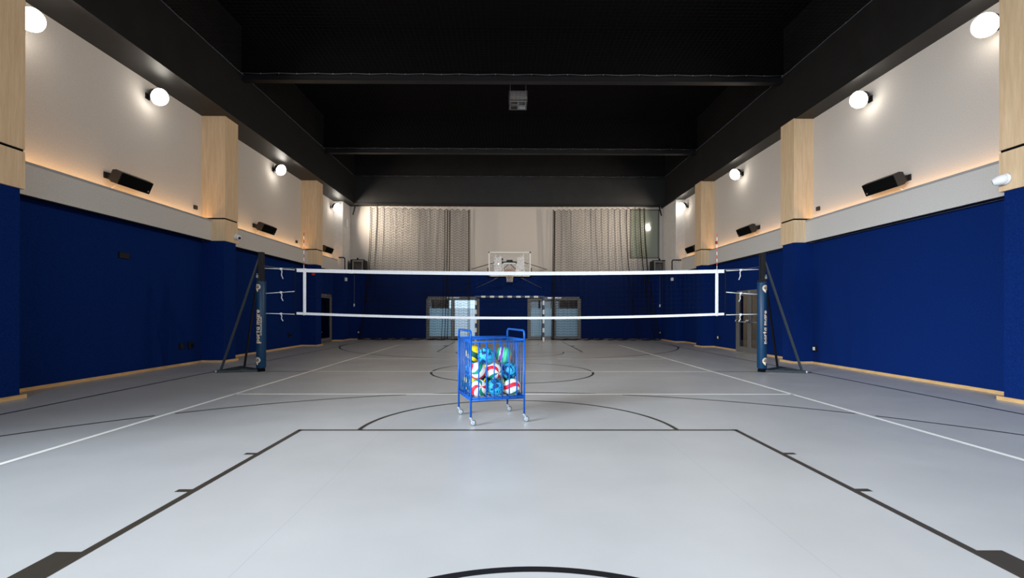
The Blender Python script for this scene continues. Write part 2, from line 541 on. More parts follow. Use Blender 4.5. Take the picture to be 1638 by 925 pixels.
# ------------------------------------------------------------------ doors
def double_door(n, x0, x1, h, leaves, split=(.25,)):
    """door in the back wall (faces -Y)"""
    g = MB(); y = YB
    fr = .07
    g.box(x0, x0+fr, y+.02, y+.16, 0, h); g.box(x1-fr, x1, y+.02, y+.16, 0, h); g.box(x0, x1, y+.02, y+.16, h-.10, h); g.box(x0, x1, y+.02, y+.16, 0, .02)
    d = struct(g.build('door_%d' % n, M['grey_alu']))
    w = (x1-x0-2*fr)/2
    for i in range(2):
        a = x0+fr+i*w; c = a+w
        g = MB(); st = .085
        g.box(a+.004, a+st, y+.03, y+.09, .02, h-.10); g.box(c-st, c-.004, y+.03, y+.09, .02, h-.10)
        g.box(a+st, c-st, y+.03, y+.09, h-.17, h-.10); g.box(a+st, c-st, y+.03, y+.09, .02, .17)
        lf = g.build('door_leaf', M['grey_alu'], d)
        g = MB(); g.box(a+st, c-st, y+.055, y+.063, 1.52, h-.17); g.build('clear_pane', M['glass'], lf)
        g = MB(); g.box(a+st, c-st, y+.055, y+.063, .17, 1.52); g.build('frosted_pane', M['frost_daylit'] if (n == 1 and i == 1) else M['frost'], lf)
        g = MB(); g.rod((a+.05, y-.05, 1.02), (c-.05, y-.05, 1.02), .016)
        for xx in (a+.05, c-.05): g.box(xx-.02, xx+.02, y-.07, y+.03, .96, 1.08)
        g.build('push_bar', M['steel'], lf)
    g = MB(); g.box((x0+x1)/2-.32, (x0+x1)/2-.03, y-.02, y+.03, h-.085, h-.03); g.box((x0+x1)/2+.03, (x0+x1)/2+.32, y-.02, y+.03, h-.085, h-.03)
    g.build('door_closer', M['steel'], d)
    return d
double_door(1, D1[0], D1[1], D1[2], 2)
double_door(2, D2[0], D2[1], D2[2], 2)

def side_door(n, side, ya, yb, h, glass, two=True):
    s = -1 if side == 'L' else 1
    xw = XL if side == 'L' else XR
    def bx(g, d0, d1, *r):
        a, c = sorted((xw + s*d0, xw + s*d1)); g.box(a, c, *r)
    g = MB(); fr = .07
    for r in ((ya, ya+fr, 0, h), (yb-fr, yb, 0, h), (ya, yb, h-.09, h)): bx(g, -.01, .14, *r)
    d = struct(g.build('door_%d' % n, M['grey_alu']))
    nl = 2 if two else 1
    w = (yb-ya-2*fr)/nl
    for i in range(nl):
        a = ya+fr+i*w; c = a+w; st = .10
        g = MB()
        for r in ((a+.004, a+st, .02, h-.09), (c-st, c-.004, .02, h-.09), (a+st, c-st, h-.17, h-.09), (a+st, c-st, .02, .18)): bx(g, .0, .06, *r)
        lf = g.build('door_leaf', M['grey_alu'], d)
        g = MB(); bx(g, .025, .033, a+st, c-st, .18, h-.17); g.build('door_pane', glass, lf)
        if two:
            g = MB(); xx = xw - s*.09
            g.rod((xx, a+.05, 1.02), (xx, c-.05, 1.02), .016)
            for yy in (a+.05, c-.05): g.tube([(xw, yy, 1.08), (xw-s*.05, yy, 1.10), (xx, yy, 1.02)], .02)
            g.build('push_bar', M['steel'], lf)
        else:
            g = MB(); yy = c-.05 if side == 'L' else a+.05
            g.tube([(xw, yy, 1.02), (xw-s*.05, yy, 1.02), (xw-s*.05, yy-.12, 1.02)], .01)
            g.build('door_handle', M['steel'], lf)
    g = MB(); bx(g, -.04, -.01, (ya+yb)/2-.02, (ya+yb)/2+.42, h-.08, h-.03); g.build('door_closer', M['steel'], d)
    # dim space behind the door
    g = MB(); bx(g, 1.6, 1.7, ya-1.5, yb+1.5, 0, 2.9); bx(g, .25, 1.6, ya-1.5, ya-1.4, 0, 2.9); bx(g, .25, 1.6, yb+1.4, yb+1.5, 0, 2.9); bx(g, .25, 1.7, ya-1.5, yb+1.5, 2.9, 3.0)
    bx(g, .25, 1.7, ya-1.5, yb+1.5, -.1, 0)
    trim(g, M['cream'] if side == 'R' else M['brown'])
side_door(3, 'R', DR[0], DR[1], DR[2], M['door_glass'])
side_door(4, 'L', DL[0], DL[1], DL[2], M['dark_glass'], False)
area_light('corridor_lamp', (XR+.9, 16.4, 2.8), (.3, 0, -1), .3, .3, 14, (1, .75, .45))

# upper window in the back wall
g = MB(); x0, x1, z0, z1 = WB
for r in ((x0, x0+.06, z0, z1), (x1-.06, x1, z0, z1), (x0, x1, z0, z0+.06), (x0, x1, z1-.06, z1)): g.box(r[0], r[1], YB+.01, YB+.12, r[2], r[3])
w = struct(g.build('window_1', M['grey_alu']))
def teal_glass():
    m = mat('grey green gallery glass', (.30,.33,.27), .12)
    return m
g = MB(); g.box(x0+.06, x1-.06, YB+.06, YB+.075, z0+.06, z1-.06); g.build('window_pane', teal_glass(), w)

# what lies beyond the back doors: porch slab, brown panelled wall, a tree trunk
g = MB(); g.box(-4.8, -3.1, YB+3.0, YB+3.2, 0, 3.4); g.build('porch_wall', M['brown']); 
tag(bpy.data.objects['porch_wall'], 'dark brown panelled wall seen through the top of the left glass doors', 'wall')
g = MB(); g.box(.9, 4.6, YB+2.6, YB+2.8, 0, 3.4)
o = g.build('porch_wall', M['brown']); tag(o, 'dark brown panelled wall seen through the top of the right glass doors', 'wall')

# ------------------------------------------------------------------ lamps
def lamp(x, y, z, label, last=False):
    s = 1 if x < 0 else -1
    root = empty('wall_floodlight', (x, y, z)); tag(root, label, 'lamp', 'floodlights along the top of the side walls')
    d = Vector((s*.86, -.16, -.48)).normalized()
    q = d.to_track_quat('Z', 'Y').to_matrix().to_4x4()
    g = MB(); g.lathe([(.06, -.15), (.11, -.13), (.14, -.05), (.15, .0), (.165, .02), (.15, .025)], 24, q); g.build('housing', M['black'], root)
    g = MB(); g.lathe([(.165, .015), (.185, .05), (.175, .10), (.145, .145), (.08, .175), (.012, .185)], 24, q); g.build('lens', M['lamp_on'], root)
    g = MB(); xw = (XL if x < 0 else XR) - x
    g.rod((0, .0, -.02), (xw, 0, -.02), .018); g.box(min(xw, xw+s*.02), max(xw, xw+s*.02), -.06, .06, -.08, .05)
    g.build('bracket', M['black'], root)
    area_light('lamp_light', Vector((x, y, z)) + d*.20, (s*.93, .34, -.14), .30, .30, LAMP_W, LAMP_COL, R(115), 'DISK')
    if last: area_light('lamp_side_light', (x, y + .12, z), (-s*.25, 1, -.3), .15, .15, 5, LAMP_COL, PI, 'DISK')
lamps_l = [(-7.70, 7.80, 6.05), (-7.70, 10.66, 6.09), (-7.70, 16.38, 6.18), (-7.70, 21.78, 6.10)]
lamps_r = [(7.78, 7.70, 5.99), (7.78, 10.47, 6.02), (7.78, 16.14, 6.02), (7.78, 21.0, 6.00)]
txt = ['nearest the camera', 'second from the camera', 'third from the camera', 'at the far end']
for i, p in enumerate(lamps_l): lamp(*p, 'round white floodlight under the soffit on the left wall, ' + txt[i], i == 3)
for i, p in enumerate(lamps_r): lamp(*p, 'round white floodlight under the soffit on the right wall, ' + txt[i], i == 3)
# the same lamps carry on along the walls behind the camera
for x in (-7.70, 7.78):
    s = 1 if x < 0 else -1
    for y in (2.0, -4.0):
        area_light('lamp_light', (x, y, 6.05), (s*.99, 0, -.14), .30, .30, LAMP_W, LAMP_COL, R(115), 'DISK')

# ------------------------------------------------------------------ speakers
def speaker(x, y, z, label):
    s = 1 if x < 0 else -1
    root = empty('wall_speaker', (x, y, z), (0, 0, 0)); tag(root, label, 'speaker', 'black speakers on the side walls')
    # box long side along the wall, tilted to face down into the hall
    q = Matrix.Rotation(s*R(24), 4, 'Y')
    Lh = .42
    poly = [(-.10, -.10), (-.10, .10), (-.03, .135), (.10, .125), (.10, -.125), (-.03, -.135)]
    g = MB()
    def prof(g, a, c, ins=0):
        vs = []
        for yy in (a, c):
            for (px, pz) in poly: vs.append(q @ Vector((s*px, yy, pz*(1-ins))))
        n = len(poly)
        g.add(vs, [tuple(range(n))[::-1], tuple(range(n, 2*n))] + [(i, (i+1)%n, n+(i+1)%n, n+i) for i in range(n)])
    prof(g, -Lh, Lh); g.build('cabinet', M['speaker_case'], root)
    g = MB(); Mx = q @ Matrix.Translation((s*.108, 0, 0)); g.obox(Mx, .018, 2*Lh-.03, .235); g.build('grille', M['speaker'], root)
    g = MB(); Mx = q @ Matrix.Translation((s*.119, Lh-.07, -.07)); g.obox(Mx, .004, .03, .03); g.build('badge', M['chrome'], root)
    xw = (XL if x < 0 else XR) - x
    g = MB()
    g.bar((xw, -Lh+.1, .03), (-s*.06, -Lh+.1, .0), .06, .09); g.bar((xw, Lh-.1, .03), (-s*.06, Lh-.1, .0), .06, .09)
    g.box(min(xw, xw+s*.02), max(xw, xw+s*.02), -Lh, Lh, -.03, .09)
    g.build('bracket', M['speaker_case'], root)
    g = MB(); g.tube([(-s*.06, -.25, -.10), (xw+s*.03, -.27, -.2), (xw+s*.015, -.28, -.36)], .006, 6); g.build('cable', M['rope'], root)
for (p, lb) in (((-7.70, 9.93, 3.99), 'black wall speaker in the nearest bay of the left wall'),
                ((-7.70, 15.5, 4.01), 'black wall speaker in the middle bay of the left wall'),
                ((-7.70, 20.75, 4.03), 'black wall speaker in the far bay of the left wall'),
                ((7.78, 9.83, 3.97), 'black wall speaker in the nearest bay of the right wall'),
                ((7.78, 15.45, 3.99), 'black wall speaker in the middle bay of the right wall'),
                ((7.78, 20.0, 3.99), 'black wall speaker in the far bay of the right wall')):
    speaker(*p, lb)

# ------------------------------------------------------------------ security cameras on the columns
def seccam(x, y, z, dy, label):
    s = 1 if x < 0 else -1
    root = empty('security_camera', (x, y, z)); tag(root, label, 'security camera')
    q = Vector((s*1, 0, 0)).to_track_quat('Z', 'Y').to_matrix().to_4x4()
    g = MB(); g.lathe([(.075, 0), (.085, .01), (.085, .035), (.07, .05)], 20, q); g.build('mount', M['white_plastic'], root)
    d = Vector((s*.75, dy, -.30)).normalized(); qd = d.to_track_quat('Z', 'Y').to_matrix().to_4x4()
    qd = Matrix.Translation((s*.055, 0, -.005)) @ qd
    g = MB(); g.lathe([(.02, -.07), (.06, -.05), (.075, 0), (.072, .05), (.055, .10), (.05, .11)], 20, qd); g.build('camera_body', M['white_plastic'], root)
    g = MB(); g.lathe([(.040, .108), (.036, .114), (.01, .116)], 16, qd); g.build('lens', M['dark_lens'], root)
seccam(CL, 13.05, 3.35, -.5, 'white security camera on the second oak column of the left wall')
seccam(CR, 7.13, 3.32, .9, 'white security camera on the nearest oak column of the right wall')

# ------------------------------------------------------------------ sockets and small wall fittings
def fitting(name, x, y, z, wx, wy, wz, m, label, cat, m2=None, knob=True):
    root = empty(name, (x, y, z)); tag(root, label, cat)
    g = MB(); g.box(-wx/2, wx/2, -wy/2, wy/2, -wz/2, wz/2); g.build('case', m, root, bevel=.004)
    if m2:
        g = MB()
        if wx < wy:
            s = 1 if x < 0 else -1
            g.box(min(s*wx/2, s*(wx/2+.012)), max(s*wx/2, s*(wx/2+.012)), -wy*.3, wy*.3, -wz*.3, wz*.3)
        else:
            g.box(-wx*.3, wx*.3, -wy/2-.012, -wy/2, -wz*.3, wz*.3)
        g.build('cover', m2, root)
fitting('wall_socket', XL+.03, 12.1, .48, .06, .14, .16, M['black'], 'black wall socket low on the left wall just before the second column', 'socket', M['black_gloss'])
fitting('wall_socket', XL+.03, 11.75, .48, .06, .12, .14, M['black'], 'black wall socket low on the left wall, nearer the camera of a pair', 'socket', M['black_gloss'])
fitting('wall_socket', XL+.03, 17.6, .48, .06, .14, .16, M['black'], 'black wall socket low on the left wall behind the left net post', 'socket', M['black_gloss'])
fitting('wall_socket', XR-.03, 12.3, .40, .06, .12, .14, M['black'], 'black wall socket low on the right wall just before the second column', 'socket', M['white_plastic'])
fitting('wall_socket', XR-.03, 17.9, .40, .06, .12, .14, M['black'], 'black wall socket low on the right wall beyond the glass doors', 'socket', M['white_plastic'])
fitting('wall_socket', -7.06, YB-.03, .36, .12, .06, .12, M['black'], 'black wall socket low on the back wall at its left end', 'socket', M['white_plastic'])
fitting('wall_socket', 7.45, YB-.03, .36, .12, .06, .12, M['black'], 'black wall socket low on the back wall at its right end', 'socket', M['white_plastic'])
fitting('wall_socket', .9, YB-.03, .32, .10, .06, .10, M['black'], 'black wall socket on the back wall seen inside the goal', 'socket', M['white_plastic'])
fitting('wall_plate', XL+.02, 10.0, 2.48, .04, .26, .12, M['black'], 'small black plate high on the blue left wall', 'wall plate')
for (x, y, lb) in ((XL+.03, 12.28, 'left wall before the second column'), (XL+.03, 18.2, 'left wall before the third column'),
                   (XR-.03, 12.2, 'right wall before the second column'), (XR-.03, 18.1, 'right wall before the third column')):
    fitting('wall_box', x, y, 3.98, .05, .10, .10, M['speaker_case'], 'small dark box above the lit ledge on the ' + lb, 'wall box')
fitting('alarm_box', -7.44, 18.62, 2.795, .10, .06, .09, M['red'], 'small red alarm box on the blue front of the third left column', 'alarm box')
fitting('wall_sensor', -7.47, 22.6, 5.50, .05, .2, .36, M['white_plastic'], 'white oval sensor high on the pale corner pilaster at left', 'sensor', M['white_plastic'])
fitting('wall_sensor', -7.47, 22.5, 2.86, .08, .14, .16, M['white_plastic'], 'small white sensor on the blue corner pilaster at left', 'sensor', M['white_plastic'])
fitting('wall_sensor', 7.55, 21.7, 2.84, .08, .16, .14, M['white_plastic'], 'small white sensor on the blue corner pilaster at right', 'sensor', M['white_plastic'])
def pull_chain(x, y, label):
    g = MB()
    for i in range(20):
        z = 3.10 - i*.07
        g.rod((x, y, z), (x, y, z-.045), .012, 6)
    g.rod((x, y, 3.12), (x, y, 1.68), .005, 5)
    root = empty('pull_chain', (0, 0, 0)); tag(root, label, 'pull chain')
    g.build('chain', M['rubber'], root)
    g = MB(); g.lathe([(.01, 1.74), (.032, 1.72), (.038, 1.66), (.03, 1.60)], 12, Matrix.Translation((x, y, 0))); g.build('pull_weight', M['white_plastic'], root)
pull_chain(-7.30, YB-.02, 'grey pull chain hanging on the back wall in the left corner')
pull_chain(7.47, YB-.02, 'grey pull chain hanging on the back wall in the right corner')

# fan heaters in both back corners
def heater(cx, side, label):
    s = 1 if side == 'L' else -1
    root = empty('fan_heater', (cx, 22.75, 3.22)); tag(root, label, 'heater', 'fan heaters in the back corners')
    w = .26
    g = MB()
    g.box(-w, w, -.02, .40, 0, .04); g.box(-w, w, -.02, .40, .50, .54); g.box(-w, -w+.07, -.02, .40, .04, .5); g.box(w-.07, w, -.02, .40, .04, .5); g.box(-w, w, .34, .40, .04, .5)
    g.build('casing', M['heater_case'], root)
    g = MB()
    for k in range(6): g.bar((-w+.07, .01, .09+k*.078), (w-.07, .01, .09+k*.078), .07, .012)
    g.build('louvre', M['heater_slat'], root)
    g = MB()
    for xx in (-w-.05, w+.05): g.box(xx-.02, xx+.02, -.03, .45, -.02, .57)
    g.box(-w-.07, w+.07, -.03, 0, .56, .60); g.box(-w-.07, w+.07, .38, .45, -.04, -.02)
    g.build('frame', M['black'], root)
    g = MB(); g.sphere((s*-.0, 0, .64), .045, 12, 8); g.build('knob', M['black'], root)
    pp = [(-.65, -.70, .61), (-.42, -.70, .61), (-.37, -.70, .56), (-.37, -.70, .02), (-.37, -.66, -.03), (-.37, -.02, -.03)] if side == 'L' else \
         [(.50, -1.48, .45), (.14, -1.48, .45), (.09, -1.48, .40), (.09, -1.48, .02), (.09, -1.44, -.03), (.09, -.02, -.03)]
    g = MB(); g.tube(pp, .028, 8)
    g.build('pipe', M['black'], root)
    g = MB(); g.lathe([(.10, 0), (.12, .05), (.12, .3), (.1, .34)], 16, Matrix.Translation((-s*(w+.14), .15, .08))); g.build('motor', M['brace'], root)
heater(-7.00, 'L', 'louvred grey fan heater in a black frame at the back left corner')
heater(7.30, 'R', 'louvred grey fan heater in a black frame at the back right corner')

# ------------------------------------------------------------------ volleyball net
YN = YC
XNL, XNR = -4.66, 4.90
def sag(x): 
    t = (x - (XNL+XNR)/2) / ((XNR-XNL)/2)
    return 1 - t*t
ztop = lambda x: 2.283 - .062*sag(x)
zbot = lambda x: 1.262 - .098*sag(x)
net = empty('volleyball_net', (X0, YN, 1.2)); tag(net, 'black volleyball net with white tape borders strung between the two padded posts', 'volleyball net')
def pbuild(g, name, m, root):
    """vertices are in world space: move them into the root's space"""
    g.v = [tuple(Vector(v) - root.location) for v in g.v]
    return g.build(name, m, root)
def band(zf, h, xa, xb, n=60, th=.006, y=YN):
    g = MB(); vs = []; fs = []
    for i in range(n+1):
        x = xa + (xb-xa)*i/n; z = zf(x)
        vs += [(x, y-th, z), (x, y+th, z), (x, y+th, z+h), (x, y-th, z+h)]
    for i in range(n):
        b = i*4
        for k in range(4): fs.append((b+k, b+(k+1) % 4, b+4+(k+1) % 4, b+4+k))
    fs += [(3,2,1,0), (n*4, n*4+1, n*4+2, n*4+3)]
    g.add(vs, fs); return g
pbuild(band(lambda x: ztop(x)-.078, .078, XNL+.03, XNR-.03), 'top_tape', M['white_tape'], net)
pbuild(band(zbot, .055, XNL+.03, XNR-.03), 'bottom_tape', M['white_tape'], net)
g = MB(); n = 95
for i in range(n+1):
    x = XNL + (XNR-XNL)*i/n
    g.rod((x, YN, zbot(x)+.03), (x, YN, ztop(x)-.05), .0016, 3, smooth=False)
for k in range(1, 10):
    t = k/10
    pts = []
    for i in range(33):
        x = XNL + (XNR-XNL)*i/32
        pts.append((x, YN, zbot(x)*(1-t) + ztop(x)*t))
    g.tube(pts, .0016, 3, smooth=False)
m_ = pbuild(g, 'mesh', M['black_net'], net)
for xa in (-4.485, 4.675):
    g = MB(); g.box(xa, xa+.062, YN-.009, YN+.009, zbot(xa)-.004, ztop(xa)+.004); pbuild(g, 'side_band', M['white_tape'], net)
for xa in (XNL, XNR):
    g = MB(); g.rod((xa, YN, 1.24), (xa, YN, 2.27), .011, 8)
    for k in range(24):
        z = 1.27 + k*.0415; g.tube([(xa-.014, YN-.008, z), (xa, YN-.016, z+.012), (xa+.014, YN-.008, z+.02)], .004, 5)
    pbuild(g, 'side_rod', M['black_net'], net)
PXL, PXR = -5.415, 5.72
def ropes(xn, xp):
    s = 1 if xp > xn else -1
    xk = xn + (xp-xn)*.42
    for (zn, zp, tail) in ((2.255, 2.285, .19), (1.78, 1.725, .16), (1.272, 1.285, .13)):
        g = MB()
        zk = zn + (zp-zn)*.5
        g.rod((xn, YN, zn), (xk, YN, zk), .006, 6); g.rod((xn, YN+.01, zn-.008), (xk, YN, zk-.004), .005, 6)
        g.rod((xk, YN, zk), (xp-s*.08, YN, zp), .009, 6)
        g.sphere((xk, YN-.005, zk), .026, 10, 8, (1.5, 1, .9)); 
        g.tube([(xk+s*.01, YN-.01, zk), (xk-s*.03, YN-.02, zk-.05), (xk-s*.02, YN-.02, zk-.5*tail-.04), (xk-s*.055, YN-.02, zk-tail-.03)], .009, 6)
        pbuild(g, 'tension_cord', M['rope'], net)
    g = MB(); g.tube([(xn+.1*-s, YN, 2.275), (xn + (xp-xn)*.6, YN, 2.30), (xp-s*.05, YN, 2.345)], .004, 6)
    pbuild(g, 'steel_cable', M['chrome'], net)
ropes(XNL, PXL); ropes(XNR, PXR)

def antenna(x, label):
    root = empty('net_antenna', (x, YN-.012, 1.24)); tag(root, label, 'antenna')
    g = MB(); g.rod((0, 0, 0), (0, 0, 1.0), .006, 8); g.build('clear_rod', M['white_plastic'], root)
    g = MB(); g.rod((0, 0, 1.0), (0, 0, 1.82), .0075, 8); g.build('white_rod', M['white_plastic'], root)
    for k in range(5):
        g = MB(); g.rod((0, 0, 1.12+k*.16), (0, 0, 1.20+k*.16), .0085, 8); g.build('red_band', M['red'], root)
antenna(-4.468, 'red and white striped antenna on the left side of the volleyball net')
antenna(4.705, 'red and white striped antenna on the right side of the volleyball net')

# lettering for the pads: drawn as strokes in a unit system, x height 1
def stroke_poly(pts, w, closed=False):
    """returns quads (list of 4 points) along a polyline"""
    out = []
    n = len(pts)
    for i in range(n if closed else n-1):
        a = Vector(pts[i]); c = Vector(pts[(i+1) % n])
        d = (c-a)
        if d.length < 1e-9: continue
        d.normalize(); q = Vector((-d.y, d.x))*w/2
        e = d*w*.12
        out.append([a-q-e, c-q+e, c+q+e, a+q-e])
    return out
def arcp(cx, cy, r, a0, a1, n=14): return [(cx+r*math.cos(R(a0+(a1-a0)*i/n)), cy+r*math.sin(R(a0+(a1-a0)*i/n))) for i in range(n+1)]
SW = .26
def glyph(ch):
    r = .5-SW/2; q = []
    if ch in 'opa': q += stroke_poly(arcp(.5, .5, r, 0, 360, 20)[:-1], SW, True); wd = 1.0
    if ch == 'p': q += stroke_poly([(SW/2, 1), (SW/2, -.42)], SW)
    if ch == 'a': q += stroke_poly([(1-SW/2, 1), (1-SW/2, 0)], SW)
    if ch == 'r': q += stroke_poly([(SW/2, 1), (SW/2, 0)], SW) + stroke_poly(arcp(.5, .5, r, 180, 70, 8), SW); wd = .66
    if ch == 't': q += stroke_poly([(.32, 1.32), (.32, 0)], SW) + stroke_poly([(0, .88), (.66, .88)], SW*.9); wd = .68
    if ch == 'm':
        q += stroke_poly([(SW/2, 1), (SW/2, 0)], SW)
        for ox in (0, .58):
            rr = .29; q += stroke_poly(arcp(ox+SW/2+rr, 1-SW/2-rr, rr, 180, 0, 8) + [(ox+SW/2+2*rr, 0)], SW)
        wd = 1.42
    if ch == 'e': q += stroke_poly(arcp(.5, .5, r, 0, 318, 18), SW) + stroke_poly([(SW*.6, .48), (1-SW/2, .48)], SW*.8); wd = 1.0
    if ch == ' ': wd = .45
    return q, wd
def word(txt):
    x = 0; out = []
    for ch in txt:
        q, w_ = glyph(ch); out += [[Vector((p[0]+x, p[1])) for p in quad] for quad in q]; x += w_ + .13
    return out, x-.13

def net_post(x, side, label):
    s = -1 if side == 'L' else 1
    root = empty('net_post', (x, YN, 0)); tag(root, label, 'net post', 'padded posts that hold the volleyball net')
    # upright: twin black profiles
    g = MB(); g.box(-.045, .055, -.05, .05, .02, 2.64); g.box(-.060, -.045, -.02, .02, .02, 2.60)
    g.box(-.075, .065, -.06, .06, 1.98, 2.05) ; g.box(-.01, .0, -.056, -.05, 2.05, 2.62)
    g.build('upright', M['black'], root, bevel=.006)
    g = MB(); g.box(s*.055-.02, s*.055+.02, -.065, -.045, 2.07, 2.13); g.rod((s*.05, -.06, 2.15), (s*.05, -.09, 2.15), .012); g.build('winch_latch', M['chrome'], root)
    g = MB(); g.lathe([(.085, 0), (.085, .05), (.075, .09)], 20); g.build('socket_foot', M['black_matte'], root)
    # padding
    rp = .098
    g = MB(); g.lathe([(.06, .075), (rp-.008, .075), (rp, .09), (rp, 1.985), (rp-.008, 2.0), (.06, 2.0)], 96, None, True)
    pad = g.build('padding', M['pad_blue'], root)
    g = MB(); g.lathe([(rp+.001, 1.935), (rp+.003, 1.94), (rp+.003, 1.965), (rp+.001, 1.97)], 40, None, False); 
    g.box(-s*(rp)-.01, -s*(rp)+.01, -.012, .012, .1, 1.97); g.build('seam', M['pad_blue'], pad)
    # printing wrapped on the cylinder; ph0 = angle of the print centre (0 faces the camera)
    ph0 = -.28 if side == 'L' else .30
    rr = rp + .0016
    def wrap(u, v):  # u across (m along the circumference), v up
        a = ph0 + u/rr
        return (rr*math.sin(a), -rr*math.cos(a), v)
    def put(quads, m, nm):
        g = MB()
        for q in quads:
            q = [Vector(p) for p in q]; n = 6
            P = lambda i, j: (q[0]*(1-i/n) + q[1]*(i/n))*(1-j/n) + (q[3]*(1-i/n) + q[2]*(i/n))*(j/n)
            vs = [wrap(*P(i, j)) for j in range(n+1) for i in range(n+1)]
            g.add(vs, [(j*(n+1)+i, j*(n+1)+i+1, (j+1)*(n+1)+i+1, (j+1)*(n+1)+i) for j in range(n) for i in range(n)], True)
        return g.build(nm, m, pad)
    def rot90(q, sc_, u0, v0):   # reading upwards
        return [[(u0 - p[1]*sc_, v0 + p[0]*sc_) for p in quad] for quad in q]
    qs, wd = word('porta mare')
    hh = .088
    ln = .74; scl = ln/wd
    # subdivide handled by the many short strokes
    q1 = word('porta')[0]; n1 = len(q1)
    put(rot90(qs[:n1], scl, .045, .63), M['tan_print'], 'lettering'); put(rot90(qs[n1:], scl, .045, .63), M['tan_print'], 'lettering')
    # second, tiny line of text
    try:
        fc = bpy.data.curves.new('small_text', 'FONT'); fc.body = 'ACTIVE & SPA RESORT'; fc.size = .042; fc.resolution_u = 2; fc.offset = .0004
        fo = bpy.data.objects.new('small_text', fc); C.objects.link(fo)
        bpy.context.view_layer.update()
        me = bpy.data.meshes.new_from_object(fo.evaluated_get(bpy.context.evaluated_depsgraph_get()))
        bpy.data.objects.remove(fo)
        xs = [v.co.x for v in me.vertices]; k = .42/(max(xs)-min(xs))
        for v in me.vertices:
            X_, Y_ = v.co.x*k, v.co.y*k
            v.co = wrap(.088 - Y_, .80 + X_)
        me.materials.clear(); me.materials.append(M['tan_print'])
        so = bpy.data.objects.new('small_lettering', me); C.objects.link(so); so.parent = pad
    except Exception as e:
        print('small text', e)
    # nautilus shell emblem: ring of wedges that widen, with a tail and an eye
    def shell(v0):
        quads = []
        R1 = .060
        for k in range(13):
            a0 = R(-95 + k*24.5); a1 = R(-95 + k*24.5 + 17)
            ro = R1*(1.0 + .25*(k/12)); ri = .027 + .006*(k/12)
            def P(r_, a): return (math.cos(a)*r_, math.sin(a)*r_ + v0)
            quads.append([P(ri, a0), P(ro, a0), P(ro, a1), P(ri, a1)])
        # tail drops at the lower left
        quads.append([(-.062, v0-.02), (-.012, v0-.03), (-.004, v0-.105), (-.05, v0-.062)])
        quads.append([(-.012, v0-.03), (.010, v0-.055), (.008, v0-.105), (-.004, v0-.105)])
        for k in range(6):
            a0 = R(k*60); a1 = R(k*60+60)
            quads.append([(0, v0), (math.cos(a0)*.012, math.sin(a0)*.012+v0), (math.cos(a1)*.012, math.sin(a1)*.012+v0), (0, v0)])
        return [[(p[0]*(1 if side == 'L' else 1), p[1]) for p in q] for q in quads]
    put(shell(1.865), M['tan_print'], 'shell_emblem')
    put(shell(.255), M['tan_print'], 'shell_emblem')
    # ground frame and braces
    c1 = Vector((s*.83, -.27, .03)); c2 = Vector((s*.80, .62, .03))
    g = MB(); g.bar((0, -.03, .03), c1, .06, .04); g.bar((0, .03, .03), c2, .05, .04); g.bar(c1, c2, .05, .04)
    g.bar((s*.62, -.18, .03), (s*.62, .45, .03), .04, .03)
    g.build('ground_frame', M['brace'], root)
    for (c_, nm) in ((c1, 0), (c2, 1)):
        g = MB(); g.bar((s*.02, 0 if nm == 0 else .04, 2.58), c_ + Vector((-s*.10, .0, .02)), .035, .045); g.build('brace', M['brace'] if nm == 0 else M['black'], root)
        g = MB(); g.rod(c_ + Vector((0, -.03, .0)), c_ + Vector((0, .03, 0)), .028, 12); g.build('roller', M['chrome'], root)
    return root
net_post(PXL, 'L', 'black steel net post in blue printed padding on the left side of the court')
net_post(PXR, 'R', 'black steel net post in blue printed padding on the right side of the court')

# ------------------------------------------------------------------ ball cart
CX, CY, CA = -.1875, 5.956, R(17.8)
cart = empty('ball_cart', (CX, CY, 0), (0, 0, CA)); tag(cart, 'bright blue tubular steel ball cart on castors in the middle of the court', 'ball cart')
hx, hy = .328, .326
rt = .0125
ZT, ZB = .965, .29
for sx in (-1, 1):
    for sy in (-1, 1):
        g = MB(); g.rod((sx*hx, sy*hy, .085), (sx*hx, sy*hy, ZT+.02), rt, 12); g.build('leg', M['cart_blue'], cart)
    g = MB()
    pts = [(sx*hx, -hy, ZT+.01), (sx*hx, -hy, 1.05), (sx*hx, -hy+.012, 1.08), (sx*hx, -hy+.045, 1.095), (sx*hx, hy-.045, 1.095), (sx*hx, hy-.012, 1.08), (sx*hx, hy, 1.05), (sx*hx, hy, ZT+.01)]
    g.tube(pts, rt, 12); g.build('handle', M['cart_blue'], cart)
def panel(a, c, extra):
    a, c = Vector(a), Vector(c)
    up = Vector((0, 0, 1))
    g = MB(); g.rod(a+up*ZT, c+up*ZT, .010, 8)
    for e in extra: g.rod(a+up*e, c+up*e, .009, 8); g.bar(a+up*(ZT+e)/2, c+up*(ZT+e)/2, .004, e-ZT)
    g.build('top_rail', M['cart_blue'], cart)
    g = MB(); g.rod(a+up*ZB, c+up*ZB, .010, 8); g.rod(a+up*(ZB+.026), c+up*(ZB+.026), .008, 8); g.bar(a+up*(ZB+.013), c+up*(ZB+.013), .004, .02)
    g.build('bottom_rail', M['cart_blue'], cart)
    for k in range(1, 7):
        p = a + (c-a)*k/7
        g = MB(); g.rod(p+up*ZB, p+up*ZT, .0080, 8); g.build('bar', M['cart_blue'], cart)
panel((-hx, -hy, 0), (hx, -hy, 0), [])
panel((-hx, hy, 0), (hx, hy, 0), [.995])
panel((-hx, -hy, 0), (-hx, hy, 0), [.985])
panel((hx, -hy, 0), (hx, hy, 0), [.985])
g = MB()
for k in range(1, 9): g.rod((-hx+2*hx*k/9, -hy, ZB+.01), (-hx+2*hx*k/9, hy, ZB+.01), .006, 8)
